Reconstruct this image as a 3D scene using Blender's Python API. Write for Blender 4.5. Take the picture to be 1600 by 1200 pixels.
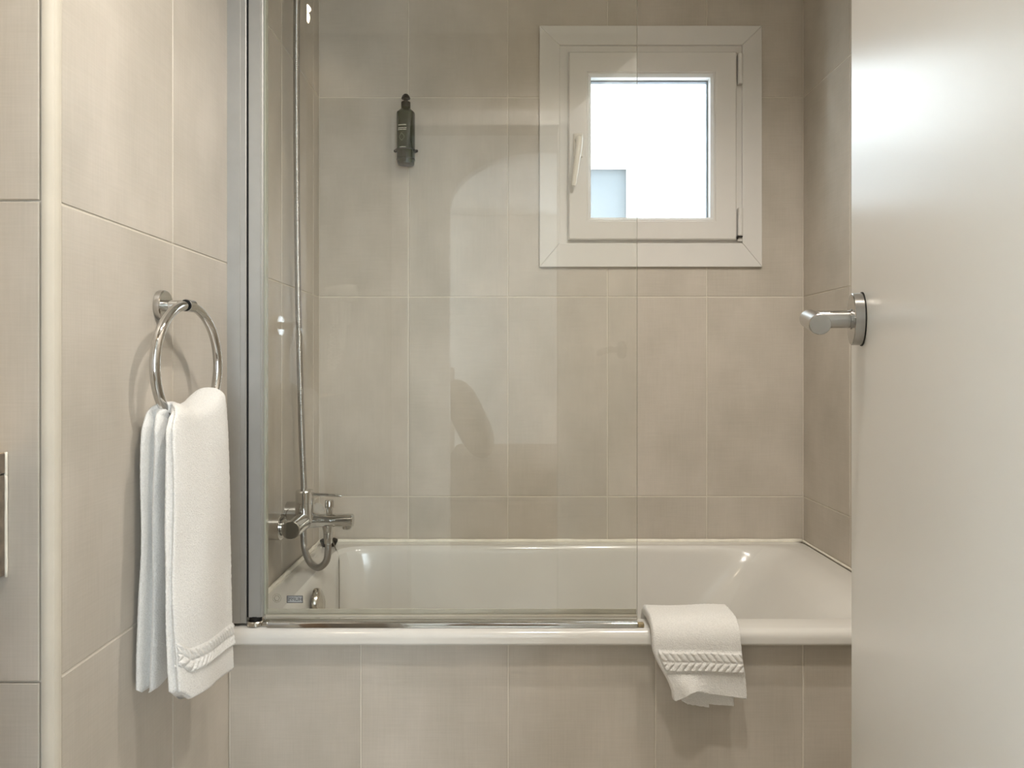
import bpy, bmesh, math, random
from mathutils import Vector, Matrix, noise
random.seed(4)
PI = math.pi
S = bpy.context.scene
C = S.collection
for o in list(bpy.data.objects):
    bpy.data.objects.remove(o)

# ------------------------------------------------------------------ camera, world, exposure
CZ = 1.07                                   # lens height
F = 1144.0 / 1600.0
cd = bpy.data.cameras.new('camera')
cd.sensor_width = 36.0
cd.lens = 36.0 * F
cd.shift_x = 7 / 1600
cd.shift_y = -30 / 1600
cd.clip_start = 0.01
cam = bpy.data.objects.new('camera', cd)
cam.location = (0, 0, CZ)
cam.rotation_euler = (PI / 2, 0, 0)
C.objects.link(cam)
S.camera = cam

w = bpy.data.worlds.new('sky')
S.world = w
w.use_nodes = True
wb = w.node_tree.nodes['Background']
wb.inputs[0].default_value = (0.78, 0.90, 1.0, 1)     # plain overcast sky
wb.inputs[1].default_value = 7.4

vs = S.view_settings
S.display_settings.display_device = 'sRGB'
vs.view_transform = 'Standard'
vs.look = 'None'
vs.gamma = 1.0
vs.use_curve_mapping = False
vs.exposure = 1.32
S.cycles.use_denoising = True
S.cycles.caustics_reflective = False
S.cycles.caustics_refractive = False
S.cycles.sample_clamp_indirect = 6.0
S.cycles.max_bounces = 12
S.cycles.diffuse_bounces = 6
S.cycles.glossy_bounces = 6
S.cycles.transparent_max_bounces = 16

LAMP_COL = (1.0, 0.865, 0.70)
LAMPS = [  # x, y, watts
    (0.52, 0.94, 15.5, (1.0, 0.94, 0.855)),
    (-0.74, 0.36, 3.0, (1.0, 0.80, 0.56)),
    (0.14, 0.55, 16.5, (1.0, 0.94, 0.855)),
]
CEIL = 2.36

def portal(name, loc, rot, sx, sy):
    ld = bpy.data.lights.new(name, 'AREA')
    ld.shape = 'RECTANGLE'
    ld.size, ld.size_y = sx, sy
    ld.cycles.is_portal = True
    o = bpy.data.objects.new(name, ld)
    o.location, o.rotation_euler = loc, rot
    C.objects.link(o)

# ------------------------------------------------------------------ materials
def nodes(name):
    m = bpy.data.materials.new(name)
    m.use_nodes = True
    nt = m.node_tree
    return m, nt, nt.nodes['Principled BSDF']

def N(nt, t, **kw):
    n = nt.nodes.new(t)
    for k, v in kw.items():
        setattr(n, k, v)
    return n

def plain(name, col, rough=0.5, metal=0.0, spec=0.5, mott=0.06, mscale=14.0, bump=0.0, bscale=120.0, coat=0.0):
    m, nt, b = nodes(name)
    b.inputs['Roughness'].default_value = rough
    b.inputs['Metallic'].default_value = metal
    b.inputs['Specular IOR Level'].default_value = spec
    b.inputs['Coat Weight'].default_value = coat
    b.inputs['Coat Roughness'].default_value = 0.08
    tc = N(nt, 'ShaderNodeTexCoord')
    nz = N(nt, 'ShaderNodeTexNoise')
    nz.inputs['Scale'].default_value = mscale
    nz.inputs['Detail'].default_value = 4
    nt.links.new(tc.outputs['Object'], nz.inputs['Vector'])
    r = N(nt, 'ShaderNodeValToRGB')
    r.color_ramp.elements[0].position = 0.3
    r.color_ramp.elements[1].position = 0.7
    r.color_ramp.elements[0].color = tuple(c * (1 - mott) for c in col) + (1,)
    r.color_ramp.elements[1].color = tuple(min(1, c * (1 + mott)) for c in col) + (1,)
    nt.links.new(nz.outputs['Fac'], r.inputs['Fac'])
    nt.links.new(r.outputs['Color'], b.inputs['Base Color'])
    if bump:
        n2 = N(nt, 'ShaderNodeTexNoise')
        n2.inputs['Scale'].default_value = bscale
        n2.inputs['Detail'].default_value = 3
        nt.links.new(tc.outputs['Object'], n2.inputs['Vector'])
        bp = N(nt, 'ShaderNodeBump')
        bp.inputs['Strength'].default_value = bump
        bp.inputs['Distance'].default_value = 0.002
        nt.links.new(n2.outputs['Fac'], bp.inputs['Height'])
        nt.links.new(bp.outputs['Normal'], b.inputs['Normal'])
    return m

def tile_mat(name, col, rough=0.42):
    """linen-look porcelain: crossed thread noise, cloudy patches, a slight tone step per tile"""
    m, nt, b = nodes(name)
    tc = N(nt, 'ShaderNodeTexCoord')
    oi = N(nt, 'ShaderNodeObjectInfo')
    off = N(nt, 'ShaderNodeVectorMath', operation='SCALE')
    cmb = N(nt, 'ShaderNodeCombineXYZ')
    for i in range(3):
        nt.links.new(oi.outputs['Random'], cmb.inputs[i])
    nt.links.new(cmb.outputs[0], off.inputs[0])
    off.inputs['Scale'].default_value = 37.0
    add = N(nt, 'ShaderNodeVectorMath', operation='ADD')
    nt.links.new(tc.outputs['Object'], add.inputs[0])
    nt.links.new(off.outputs[0], add.inputs[1])
    def tex(scale3, detail=3):
        mp = N(nt, 'ShaderNodeMapping')
        mp.inputs['Scale'].default_value = scale3
        nt.links.new(add.outputs[0], mp.inputs['Vector'])
        n = N(nt, 'ShaderNodeTexNoise')
        n.inputs['Scale'].default_value = 1.0
        n.inputs['Detail'].default_value = detail
        nt.links.new(mp.outputs[0], n.inputs['Vector'])
        return n.outputs['Fac']
    vert = tex((420, 420, 14))
    hor = tex((16, 16, 420))
    cloud = tex((7, 7, 5), 4)
    def math_(op, a, bb):
        n = N(nt, 'ShaderNodeMath', operation=op)
        for i, v in enumerate((a, bb)):
            if isinstance(v, (int, float)):
                n.inputs[i].default_value = v
            else:
                nt.links.new(v, n.inputs[i])
        return n.outputs[0]
    weave = math_('ADD', math_('MULTIPLY', vert, 0.5), math_('MULTIPLY', hor, 0.5))
    t = math_('ADD', math_('MULTIPLY', weave, 0.34), math_('MULTIPLY', cloud, 0.66))
    t = math_('ADD', t, math_('MULTIPLY', math_('SUBTRACT', oi.outputs['Random'], 0.5), 0.07))
    r = N(nt, 'ShaderNodeValToRGB')
    r.color_ramp.elements[0].position = 0.32
    r.color_ramp.elements[1].position = 0.68
    r.color_ramp.elements[0].color = (col[0] * .86, col[1] * .86, col[2] * .85, 1)
    r.color_ramp.elements[1].color = (col[0] * 1.12, col[1] * 1.12, col[2] * 1.14, 1)
    nt.links.new(t, r.inputs['Fac'])
    nt.links.new(r.outputs['Color'], b.inputs['Base Color'])
    bp = N(nt, 'ShaderNodeBump')
    bp.inputs['Strength'].default_value = 0.12
    bp.inputs['Distance'].default_value = 0.0006
    nt.links.new(weave, bp.inputs['Height'])
    nt.links.new(bp.outputs['Normal'], b.inputs['Normal'])
    b.inputs['Roughness'].default_value = rough
    b.inputs['Specular IOR Level'].default_value = 0.45
    return m

def glass_mat(name, tint, ior=1.5):
    """clear sheet glass: Fresnel mix of mirror and straight transmission on both faces"""
    m = bpy.data.materials.new(name)
    m.use_nodes = True
    nt = m.node_tree
    nt.nodes.clear()
    out = N(nt, 'ShaderNodeOutputMaterial')
    mix = N(nt, 'ShaderNodeMixShader')
    tr = N(nt, 'ShaderNodeBsdfTransparent')
    tr.inputs[0].default_value = tint + (1,)
    gl = N(nt, 'ShaderNodeBsdfGlossy')
    gl.inputs['Roughness'].default_value = 0.0
    gl.inputs['Color'].default_value = (1, 1, 1, 1)
    fr = N(nt, 'ShaderNodeFresnel')
    geo = N(nt, 'ShaderNodeNewGeometry')
    mm = N(nt, 'ShaderNodeMix')
    mm.data_type = 'FLOAT'
    mm.inputs[2].default_value = ior
    mm.inputs[3].default_value = 1 / ior
    nt.links.new(geo.outputs['Backfacing'], mm.inputs[0])
    nt.links.new(mm.outputs[0], fr.inputs['IOR'])
    nt.links.new(fr.outputs[0], mix.inputs[0])
    nt.links.new(tr.outputs[0], mix.inputs[1])
    nt.links.new(gl.outputs[0], mix.inputs[2])
    nt.links.new(mix.outputs[0], out.inputs[0])
    return m

def terry_mat(name, col):
    m, nt, b = nodes(name)
    tc = N(nt, 'ShaderNodeTexCoord')
    nz = N(nt, 'ShaderNodeTexNoise')
    nz.inputs['Scale'].default_value = 420
    nz.inputs['Detail'].default_value = 3
    nt.links.new(tc.outputs['Object'], nz.inputs['Vector'])
    r = N(nt, 'ShaderNodeValToRGB')
    r.color_ramp.elements[0].position = 0.3
    r.color_ramp.elements[1].position = 0.65
    r.color_ramp.elements[0].color = tuple(c * .88 for c in col) + (1,)
    r.color_ramp.elements[1].color = tuple(col) + (1,)
    nt.links.new(nz.outputs['Fac'], r.inputs['Fac'])
    nt.links.new(r.outputs['Color'], b.inputs['Base Color'])
    bp = N(nt, 'ShaderNodeBump')
    bp.inputs['Strength'].default_value = 0.6
    bp.inputs['Distance'].default_value = 0.0025
    nt.links.new(nz.outputs['Fac'], bp.inputs['Height'])
    nt.links.new(bp.outputs['Normal'], b.inputs['Normal'])
    b.inputs['Roughness'].default_value = 0.95
    b.inputs['Specular IOR Level'].default_value = 0.1
    b.inputs['Sheen Weight'].default_value = 0.2
    return m

M = {}
TILE = (0.53, 0.485, 0.42)
M['tile'] = tile_mat('linen_tile', TILE)
M['grout'] = plain('grout', (0.68, 0.635, 0.555), 0.85, bump=0.3, bscale=500)
M['cream'] = plain('cream_trim', (0.55, 0.505, 0.425), 0.6, mott=0.05)
M['enamel'] = plain('white_enamel', (0.69, 0.675, 0.64), 0.18, spec=0.5, mott=0.01, coat=0.2)
M['sealant'] = plain('sealant', (0.82, 0.79, 0.70), 0.5, mott=0.08, mscale=40)
M['chrome'] = plain('chrome', (0.63, 0.625, 0.61), 0.07, 1.0, mott=0.02)
M['dull_chrome'] = plain('limescaled_chrome', (0.62, 0.59, 0.53), 0.20, 1.0, mott=0.14, mscale=60)
M['steel'] = plain('brushed_steel', (0.42, 0.405, 0.385), 0.22, 1.0, mott=0.04, mscale=70)
M['alu'] = plain('satin_aluminium', (0.44, 0.44, 0.425), 0.45, 0.7, mott=0.03, mscale=30)
M['hose'] = plain('hose_steel', (0.40, 0.385, 0.36), 0.28, 1.0, mott=0.05)
M['chain'] = plain('chain_steel', (0.30, 0.28, 0.24), 0.35, 1.0)
M['rubber'] = plain('black_rubber', (0.008, 0.008, 0.008), 0.55, spec=0.2)
M['pvc'] = plain('white_pvc', (0.70, 0.685, 0.66), 0.30, mott=0.015, coat=0.15)
M['pvc_handle'] = plain('white_handle', (0.80, 0.77, 0.70), 0.22, mott=0.01)
M['gasket'] = plain('grey_gasket', (0.22, 0.25, 0.27), 0.6)
M['door'] = plain('door_lacquer', (0.82, 0.81, 0.79), 0.29, spec=0.55, mott=0.015, mscale=3)
M['glass'] = glass_mat('screen_glass', (0.985, 0.99, 0.98), 1.46)
M['pane'] = glass_mat('window_glass', (0.98, 0.985, 0.985))
M['edge'] = plain('glass_edge', (0.36, 0.36, 0.29), 0.2, mott=0.05)
M['seal'] = plain('clear_seal', (0.50, 0.46, 0.38), 0.35, mott=0.08)
M['rust'] = plain('tarnished_cap', (0.34, 0.27, 0.15), 0.5, 0.3, mott=0.5, mscale=120)
M['towel'] = terry_mat('terry', (0.83, 0.82, 0.795))
M['bottle'] = plain('dark_green_bottle', (0.010, 0.017, 0.002), 0.18, spec=0.28, mott=0.3, mscale=20)
M['bottle_low'] = plain('bottle_base', (0.010, 0.011, 0.007), 0.3, spec=0.3)
M['black'] = plain('black_plastic', (0.008, 0.006, 0.004), 0.4, spec=0.3)
M['print'] = plain('pale_print', (0.62, 0.64, 0.55), 0.6)
M['print_dim'] = plain('dim_print', (0.13, 0.15, 0.10), 0.6)
M['logo'] = plain('logo_silver', (0.42, 0.42, 0.43), 0.5)
M['ink'] = plain('logo_ink', (0.05, 0.05, 0.055), 0.5)
M['etch'] = plain('etched_mark', (0.20, 0.185, 0.15), 0.6)
M['counter'] = plain('counter_stone', (0.16, 0.13, 0.10), 0.4, mott=0.3, mscale=90)
M['counter_lit_top'] = plain('lit_counter_stone', (0.55, 0.43, 0.27), 0.35, mott=0.15, mscale=60)  # light on the countertop's upper face, put in as a paler colour
M['paint'] = plain('white_paint', (0.74, 0.73, 0.70), 0.8, mott=0.01)
M['plaster'] = plain('beige_plaster', (0.42, 0.39, 0.34), 0.7, mott=0.02)
M['floor'] = plain('floor_tile', (0.62, 0.585, 0.53), 0.4, mott=0.1)
M['facade'] = plain('shaded_render', (0.40, 0.395, 0.385), 0.9, mott=0.02)  # shade of the light well is put into this darker base colour
M['facade_pane'] = plain('shaded_grey_blind', (0.060, 0.067, 0.071), 0.8, mott=0.01)  # dark because the shade on the blind is part of its colour
M['linen'] = plain('brown_linen', (0.30, 0.23, 0.17), 0.9)
M['wood'] = plain('bed_wood', (0.26, 0.17, 0.10), 0.5, mott=0.2)
def lens_mat():
    m, nt, b = nodes('lamp_lens')
    b.inputs['Emission Color'].default_value = LAMP_COL + (1,)
    b.inputs['Emission Strength'].default_value = 40.0
    return m
M['lens'] = lens_mat()

# ------------------------------------------------------------------ helpers
def obj(name, bm, mat, parent=None, smooth=False, kind=None, label=None, loc=None):
    me = bpy.data.meshes.new(name)
    bmesh.ops.recalc_face_normals(bm, faces=bm.faces)
    bm.to_mesh(me)
    bm.free()
    return mobj(name, me, mat, parent, smooth, kind, label, loc)

def mobj(name, me, mat, parent=None, smooth=False, kind=None, label=None, loc=None):
    for mm in (mat if isinstance(mat, (list, tuple)) else [mat]):
        me.materials.append(mm)
    if smooth:
        for p in me.polygons:
            p.use_smooth = True
        if smooth != 'all':
            me.set_sharp_from_angle(angle=math.radians(29))
    o = bpy.data.objects.new(name, me)
    C.objects.link(o)
    if parent:
        o.parent = parent
        o.matrix_parent_inverse = Matrix.Translation(-WORLD(parent))
    if kind:
        o['kind'] = kind
    if label:
        o['label'] = label
    if loc:
        o.location = loc
    return o

def WORLD(o):
    v = Vector(o.location)
    return v

def root(name, loc, label=None, cat=None, group=None, kind=None):
    o = bpy.data.objects.new(name, None)
    o.location = loc
    o.empty_display_size = 0.05
    C.objects.link(o)
    if label: o['label'] = label
    if cat: o['category'] = cat
    if group: o['group'] = group
    if kind: o['kind'] = kind
    return o

def box(bm, x0, x1, y0, y1, z0, z1, bev=0.0, seg=2, mi=0):
    r = bmesh.ops.create_cube(bm, size=1.0)
    vs_ = r['verts']
    for v in vs_:
        v.co = Vector((x0 + (v.co.x + .5) * (x1 - x0), y0 + (v.co.y + .5) * (y1 - y0), z0 + (v.co.z + .5) * (z1 - z0)))
    es = set(e for v in vs_ for e in v.link_edges)
    fs = set(f for v in vs_ for f in v.link_faces)
    for f in fs:
        f.material_index = mi
    if bev:
        bmesh.ops.bevel(bm, geom=list(es), offset=bev, segments=seg, profile=0.5, affect='EDGES')
    return bm

def frame_mat(axis):
    a = Vector(axis).normalized()
    h = Vector((0, 0, 1)) if abs(a.z) < .9 else Vector((0, 1, 0))
    u = a.cross(h).normalized()
    v = a.cross(u).normalized()
    return u, v, a

def lathe(bm, origin, axis, prof, n=32, sq=None):
    """prof: (radius, height along axis); sq: superellipse power for a squarish body"""
    u, v, a = frame_mat(axis)
    o = Vector(origin)
    rings = []
    for r, h in prof:
        ring = []
        for i in range(n):
            t = 2 * PI * i / n
            c, s = math.cos(t), math.sin(t)
            k = 1.0
            if sq:
                k = (abs(c) ** sq + abs(s) ** sq) ** (-1.0 / sq)
            ring.append(bm.verts.new(o + a * h + (u * c + v * s) * (max(r, 1e-5) * k)))
        rings.append(ring)
    for A, B in zip(rings, rings[1:]):
        for i in range(n):
            bm.faces.new((A[i], A[(i + 1) % n], B[(i + 1) % n], B[i]))
    bm.faces.new(rings[0][::-1])
    bm.faces.new(rings[-1])
    return bm

def cyl(bm, p0, p1, r, n=32, ch=0.0008):
    a = Vector(p1) - Vector(p0)
    L = a.length
    return lathe(bm, p0, a, [(r - ch, 0), (r, ch), (r, L - ch), (r - ch, L)], n)

def catmull(pts, step):
    P = [Vector(p) for p in pts]
    P = [P[0] * 2 - P[1]] + P + [P[-1] * 2 - P[-2]]
    out = []
    for i in range(1, len(P) - 2):
        a, b, c, d = P[i - 1:i + 3]
        n = max(2, int((c - b).length / step))
        for k in range(n):
            t = k / n
            out.append(.5 * ((2 * b) + (c - a) * t + (2 * a - 5 * b + 4 * c - d) * t * t + (3 * b - a - 3 * c + d) * t ** 3))
    out.append(P[-2])
    return out

def tube(bm, pts, rad, n=12, closed=False):
    P = [Vector(p) for p in pts]
    rings = []
    up = None
    L = len(P)
    for i, p in enumerate(P):
        if closed:
            t = P[(i + 1) % L] - P[i - 1]
        else:
            t = P[min(i + 1, L - 1)] - P[max(i - 1, 0)]
        t.normalize()
        if up is None:
            up = Vector((0, 0, 1)) if abs(t.z) < .9 else Vector((0, 1, 0))
        u = t.cross(up)
        u.normalize()
        up = u.cross(t).normalized()
        r = rad(i) if callable(rad) else rad
        rings.append([bm.verts.new(p + (u * math.cos(2 * PI * k / n) + up * math.sin(2 * PI * k / n)) * r) for k in range(n)])
    pairs = list(zip(rings, rings[1:]))
    if closed:
        pairs.append((rings[-1], rings[0]))
    for A, B in pairs:
        for k in range(n):
            bm.faces.new((A[k], A[(k + 1) % n], B[(k + 1) % n], B[k]))
    if not closed:
        bm.faces.new(rings[0][::-1])
        bm.faces.new(rings[-1])
    return bm

def ring_prism(bm, x0, x1, z0, z1, i0, i1, k0, k1, yf, yb, bev=0.0, inbev=0.0):
    """rectangular ring (outer x0..x1,z0..z1, hole i0..i1,k0..k1) between yf (front) and yb, chamfers on the front"""
    def L(a, b, c, d, y):
        return [bm.verts.new(p) for p in ((a, y, c), (b, y, c), (b, y, d), (a, y, d))]
    loops = [L(x0, x1, z0, z1, yb), L(x0, x1, z0, z1, yf + bev), L(x0 + bev, x1 - bev, z0 + bev, z1 - bev, yf),
             L(i0 - inbev, i1 + inbev, k0 - inbev, k1 + inbev, yf), L(i0, i1, k0, k1, yf + inbev), L(i0, i1, k0, k1, yb)]
    loops.append(loops[0])
    for A, B in zip(loops, loops[1:]):
        for i in range(4):
            f = (A[i], A[(i + 1) % 4], B[(i + 1) % 4], B[i])
            if len(set(f)) == 4:
                try: bm.faces.new(f)
                except ValueError: pass
    return bm

Zr = lambda r: CZ + r

# ------------------------------------------------------------------ geometry constants
XL, XR = -0.568, 0.892          # alcove side walls (tile faces)
YB = 2.208                      # back wall tile face
YP = 1.490                      # bath panel tile face
YF = 0.918                      # face of the wall pier on the left
JX = [XL, -0.2985, 0.0015, 0.3015, 0.6015, XR]     # vertical joints
JZ = [Zr(-0.998), Zr(-0.3965), Zr(0.205), Zr(0.8065), CEIL]
GAP = 0.0027
TH = 0.009

def poly_tile(name, pts, to3, parent, mat, d=TH):
    """pts: rectilinear CCW polygon in wall coordinates; to3(a,b,depth) -> world; depth 0 = face, positive = into wall"""
    bm = bmesh.new()
    n = len(pts)
    ca = sum(p[0] for p in pts) / n
    cb = sum(p[1] for p in pts) / n
    def inset(k):
        out = []
        for i in range(n):
            p, q, r = Vector(pts[i - 1]), Vector(pts[i]), Vector(pts[(i + 1) % n])
            e1 = (q - p).normalized()
            e2 = (r - q).normalized()
            out.append(q + Vector((-e1.y, e1.x)) * k + Vector((-e2.y, e2.x)) * k)
        return out
    lev = [(inset(0), d), (inset(0), 0.0011), (inset(0.0011), 0.0)]
    c0 = to3(ca, cb, 0)
    loops = [[bm.verts.new(to3(p[0], p[1], dd) - c0) for p in P] for P, dd in lev]
    for A, B in zip(loops, loops[1:]):
        for i in range(n):
            bm.faces.new((A[i], A[(i + 1) % n], B[(i + 1) % n], B[i]))
    bm.faces.new(loops[-1])
    me = bpy.data.meshes.new(name)
    bmesh.ops.recalc_face_normals(bm, faces=bm.faces)
    bm.to_mesh(me)
    bm.free()
    o = mobj(name, me, mat, parent)
    o.location = c0
    return o

def tile_grid(parent, ja, jb, to3, mat, hole=None):
    g = GAP / 2
    for i in range(len(ja) - 1):
        for j in range(len(jb) - 1):
            a0, a1, b0, b1 = ja[i] + g, ja[i + 1] - g, jb[j] + g, jb[j + 1] - g
            if a1 - a0 < 0.004 or b1 - b0 < 0.004:
                continue
            pts = [(a0, b0), (a1, b0), (a1, b1), (a0, b1)]
            if hole:
                h0, h1, k0, k1 = hole
                if a0 < h1 and a1 > h0 and b0 < k1 and b1 > k0:
                    L, R, B, T = h0 > a0, h1 < a1, k0 > b0, k1 < b1
                    if not L and not R and B: pts = [(a0, b0), (a1, b0), (a1, k0), (a0, k0)]
                    elif not L and not R and T: pts = [(a0, k1), (a1, k1), (a1, b1), (a0, b1)]
                    elif L and B: pts = [(a0, b0), (a1, b0), (a1, k0), (h0, k0), (h0, b1), (a0, b1)]
                    elif L and T: pts = [(a0, b0), (h0, b0), (h0, k1), (a1, k1), (a1, b1), (a0, b1)]
                    elif R and B: pts = [(a0, b0), (a1, b0), (a1, b1), (h1, b1), (h1, k0), (a0, k0)]
                    elif R and T: pts = [(h1, b0), (a1, b0), (a1, b1), (a0, b1), (a0, k1), (h1, k1)]
            poly_tile('tile', pts, to3, parent, mat)

# ------------------------------------------------------------------ structure
GD = 0.0014        # grout sits this far behind the tile face
WH = (0.160, 0.702, Zr(0.368), Zr(0.957))   # hole in the back wall for the window
bm = bmesh.new()
y0, y1 = YB + GD, YB + 0.20
X0, X1 = XL - 0.2, XR + 0.2
box(bm, X0, WH[0], y0, y1, 0, CEIL)
box(bm, WH[1], X1, y0, y1, 0, CEIL)
box(bm, WH[0], WH[1], y0, y1, 0, WH[2])
box(bm, WH[0], WH[1], y0, y1, WH[3], CEIL)
wall_back = obj('wall_back', bm, M['grout'], kind='structure')
ZR = Zr(-0.535)
tile_grid(wall_back, JX, [ZR] + JZ[1:], lambda a, b, d: Vector((a, YB + d, b)), M['tile'], WH)

YJ = [YF + 0.013, 1.242, 1.542, 1.842, 2.142, YB]
bm = bmesh.new()
box(bm, XL - 0.75, XL - GD, YF + GD, YB + GD, 0, CEIL)
wall_left = obj('wall_left', bm, M['grout'], kind='structure')
tile_grid(wall_left, YJ, [0.0] + JZ, lambda a, b, d: Vector((XL - d, a, b)), M['tile'])
# pier face towards the room
FJ = [XL - 0.016 - 0.3 * k for k in (2, 1)] + [XL - 0.016]
bm = bmesh.new()
box(bm, XL - 0.75, XL - 0.014, YF + 0.0008, YF + 0.0024, 0, CEIL)
wall_front = obj('wall_front', bm, M['grout'], kind='structure')
tile_grid(wall_front, FJ, [0.0] + JZ, lambda a, b, d: Vector((a, YF - 0.004 + d, b)), M['tile'])
# rounded corner strip
bm = bmesh.new()
R_ = 0.0125
cx_, cy_ = XL - 0.0135 + 0.001, YF + 0.0110
pr = [(cx_ - 0.001, cy_ + .001), (cx_ - 0.001, cy_ - R_ - .0025)]
for k in range(13):
    t = -PI / 2 + PI / 2 * k / 12
    pr.append((cx_ + (R_ + 0.0015) * math.cos(t), cy_ + (R_ + 0.0025) * math.sin(t)))
pr.append((cx_ + R_ + .0015, cy_ + .001))
lo = [bm.verts.new((x, y, 0)) for x, y in pr]
hi = [bm.verts.new((x, y, CEIL)) for x, y in pr]
for i in range(len(pr)):
    j = (i + 1) % len(pr)
    bm.faces.new((lo[i], lo[j], hi[j], hi[i]))
bm.faces.new(lo); bm.faces.new(hi)
obj('trim_1', bm, M['cream'], kind='structure', smooth=True)

# right wall
RJ = [0.16, 0.408, 0.708, 1.008, 1.308, 1.608, 1.908, YB]
bm = bmesh.new()
box(bm, XR + GD, XR + 0.2, 0.03, YB + 0.2, 0, CEIL)
wall_right = obj('wall_right', bm, M['grout'], kind='structure')
tile_grid(wall_right, RJ[5:], [0.0] + JZ, lambda a, b, d: Vector((XR + d, a, b)), M['tile'])
tile_grid(wall_right, RJ[:6], [0.0] + JZ, lambda a, b, d: Vector((XR + d, a, b)), M['tile'])

# rear wall of the bathroom with the doorway the camera stands in
DX0, DX1, DZ = -0.39, 0.20, 2.0
bm = bmesh.new()
box(bm, -1.35, DX0, 0.03, 0.15, 0, CEIL)
box(bm, DX1, XR + 0.2, 0.03, 0.15, 0, CEIL)
box(bm, DX0, DX1, 0.03, 0.15, DZ, CEIL)
obj('wall_rear', bm, M['plaster'], kind='structure')
bm = bmesh.new()
box(bm, -1.45, -1.318, 0.03, YF + .2, 0, CEIL)
obj('wall_side', bm, M['paint'], kind='structure')
bm = bmesh.new()
for x0, x1, z0, z1 in ((DX0 - .06, DX0, 0, DZ + .06), (DX1, DX1 + .06, 0, DZ + .06), (DX0, DX1, DZ, DZ + .06)):
    box(bm, x0, x1, 0.150, 0.160, z0, z1, 0.002)
obj('trim_2', bm, M['pvc'], kind='structure')
bm = bmesh.new()
box(bm, -3.0, 2.6, -3.4, YB + .2, -0.1, 0)
obj('floor', bm, M['floor'], kind='structure')
bm = bmesh.new()
box(bm, -3.0, 2.6, -3.4, YB + .2, CEIL, CEIL + .1)
obj('ceiling', bm, M['paint'], kind='structure')

# hall and bedroom behind the camera: they appear mirrored in the glass screen
bm = bmesh.new()
hy0, hy1, hz0, hz1 = -0.58, -0.08, 0.30, 2.15  # unseen opening, added so daylight reaches the door through the hall
box(bm, -0.95, -0.85, -0.9, hy0, 0, CEIL); box(bm, -0.95, -0.85, hy1, 0.03, 0, CEIL)
box(bm, -0.95, -0.85, hy0, hy1, 0, hz0); box(bm, -0.95, -0.85, hy0, hy1, hz1, CEIL)
portal('portal_hall', (-0.9, (hy0 + hy1) / 2, (hz0 + hz1) / 2), (0, -PI / 2, 0), hz1 - hz0, hy1 - hy0)
obj('wall_hall_left', bm, M['paint'], kind='structure')
bm = bmesh.new()
box(bm, 0.80, 0.90, -0.9, 0.03, 0, CEIL)
obj('wall_hall_right', bm, M['paint'], kind='structure')
bm = bmesh.new()
AX0, AX1, AS, AP = -0.312, 0.68, 1.90, 2.20
ya, yb = -1.0, -0.9
box(bm, -3.0, AX0, ya, yb, 0, CEIL)
box(bm, AX1, 2.6, ya, yb, 0, CEIL)
na = 24
arc = [(AX0 + (AX1 - AX0) * (0.5 - 0.5 * math.cos(PI * k / na)), AS + (AP - AS) * math.sin(PI * k / na)) for k in range(na + 1)]
for (xa, za), (xb, zb) in zip(arc, arc[1:]):
    q = [[bm.verts.new((x, y, z)) for x, z in ((xa, za), (xb, zb), (xb, CEIL), (xa, CEIL))] for y in (ya, yb)]
    bm.faces.new(q[0]); bm.faces.new(q[1])
    bm.faces.new((q[0][0], q[0][1], q[1][1], q[1][0]))
obj('wall_arch', bm, M['paint'], kind='structure')
bm = bmesh.new()
fx0, fx1, fz0, fz1 = 0.43, 1.15, 0.15, 2.25  # unseen opening, added to send daylight onto the panel and left wall
box(bm, -3.0, fx0, -3.4, -3.3, 0, CEIL); box(bm, fx1, 2.6, -3.4, -3.3, 0, CEIL)
box(bm, fx0, fx1, -3.4, -3.3, 0, fz0); box(bm, fx0, fx1, -3.4, -3.3, fz1, CEIL)
portal('portal_added_far', ((fx0 + fx1) / 2, -3.35, (fz0 + fz1) / 2), (PI / 2, 0, 0), fx1 - fx0, fz1 - fz0)
obj('wall_bedroom', bm, M['paint'], kind='structure')
bm = bmesh.new()
box(bm, 2.5, 2.6, -3.3, -1.0, 0, CEIL)
obj('wall_bedroom_right', bm, M['paint'], kind='structure')
bm = bmesh.new()   # left bedroom wall, with an unseen opening added for daylight
by0, by1, bz0, bz1 = -3.2, -1.1, 0.35, 2.25
box(bm, -3.0, -2.9, -3.3, by0, 0, CEIL); box(bm, -3.0, -2.9, by1, -1.0, 0, CEIL)
box(bm, -3.0, -2.9, by0, by1, 0, bz0); box(bm, -3.0, -2.9, by0, by1, bz1, CEIL)
obj('wall_bedroom_left', bm, M['paint'], kind='structure')
portal('portal_bedroom', (-2.95, (by0 + by1) / 2, (bz0 + bz1) / 2), (0, -PI / 2, 0), bz1 - bz0, by1 - by0)
portal('portal_bath', ((WH[0] + WH[1]) / 2, YB + .16, (WH[2] + WH[3]) / 2), (-PI / 2, 0, 0), WH[1] - WH[0], WH[3] - WH[2])

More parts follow.
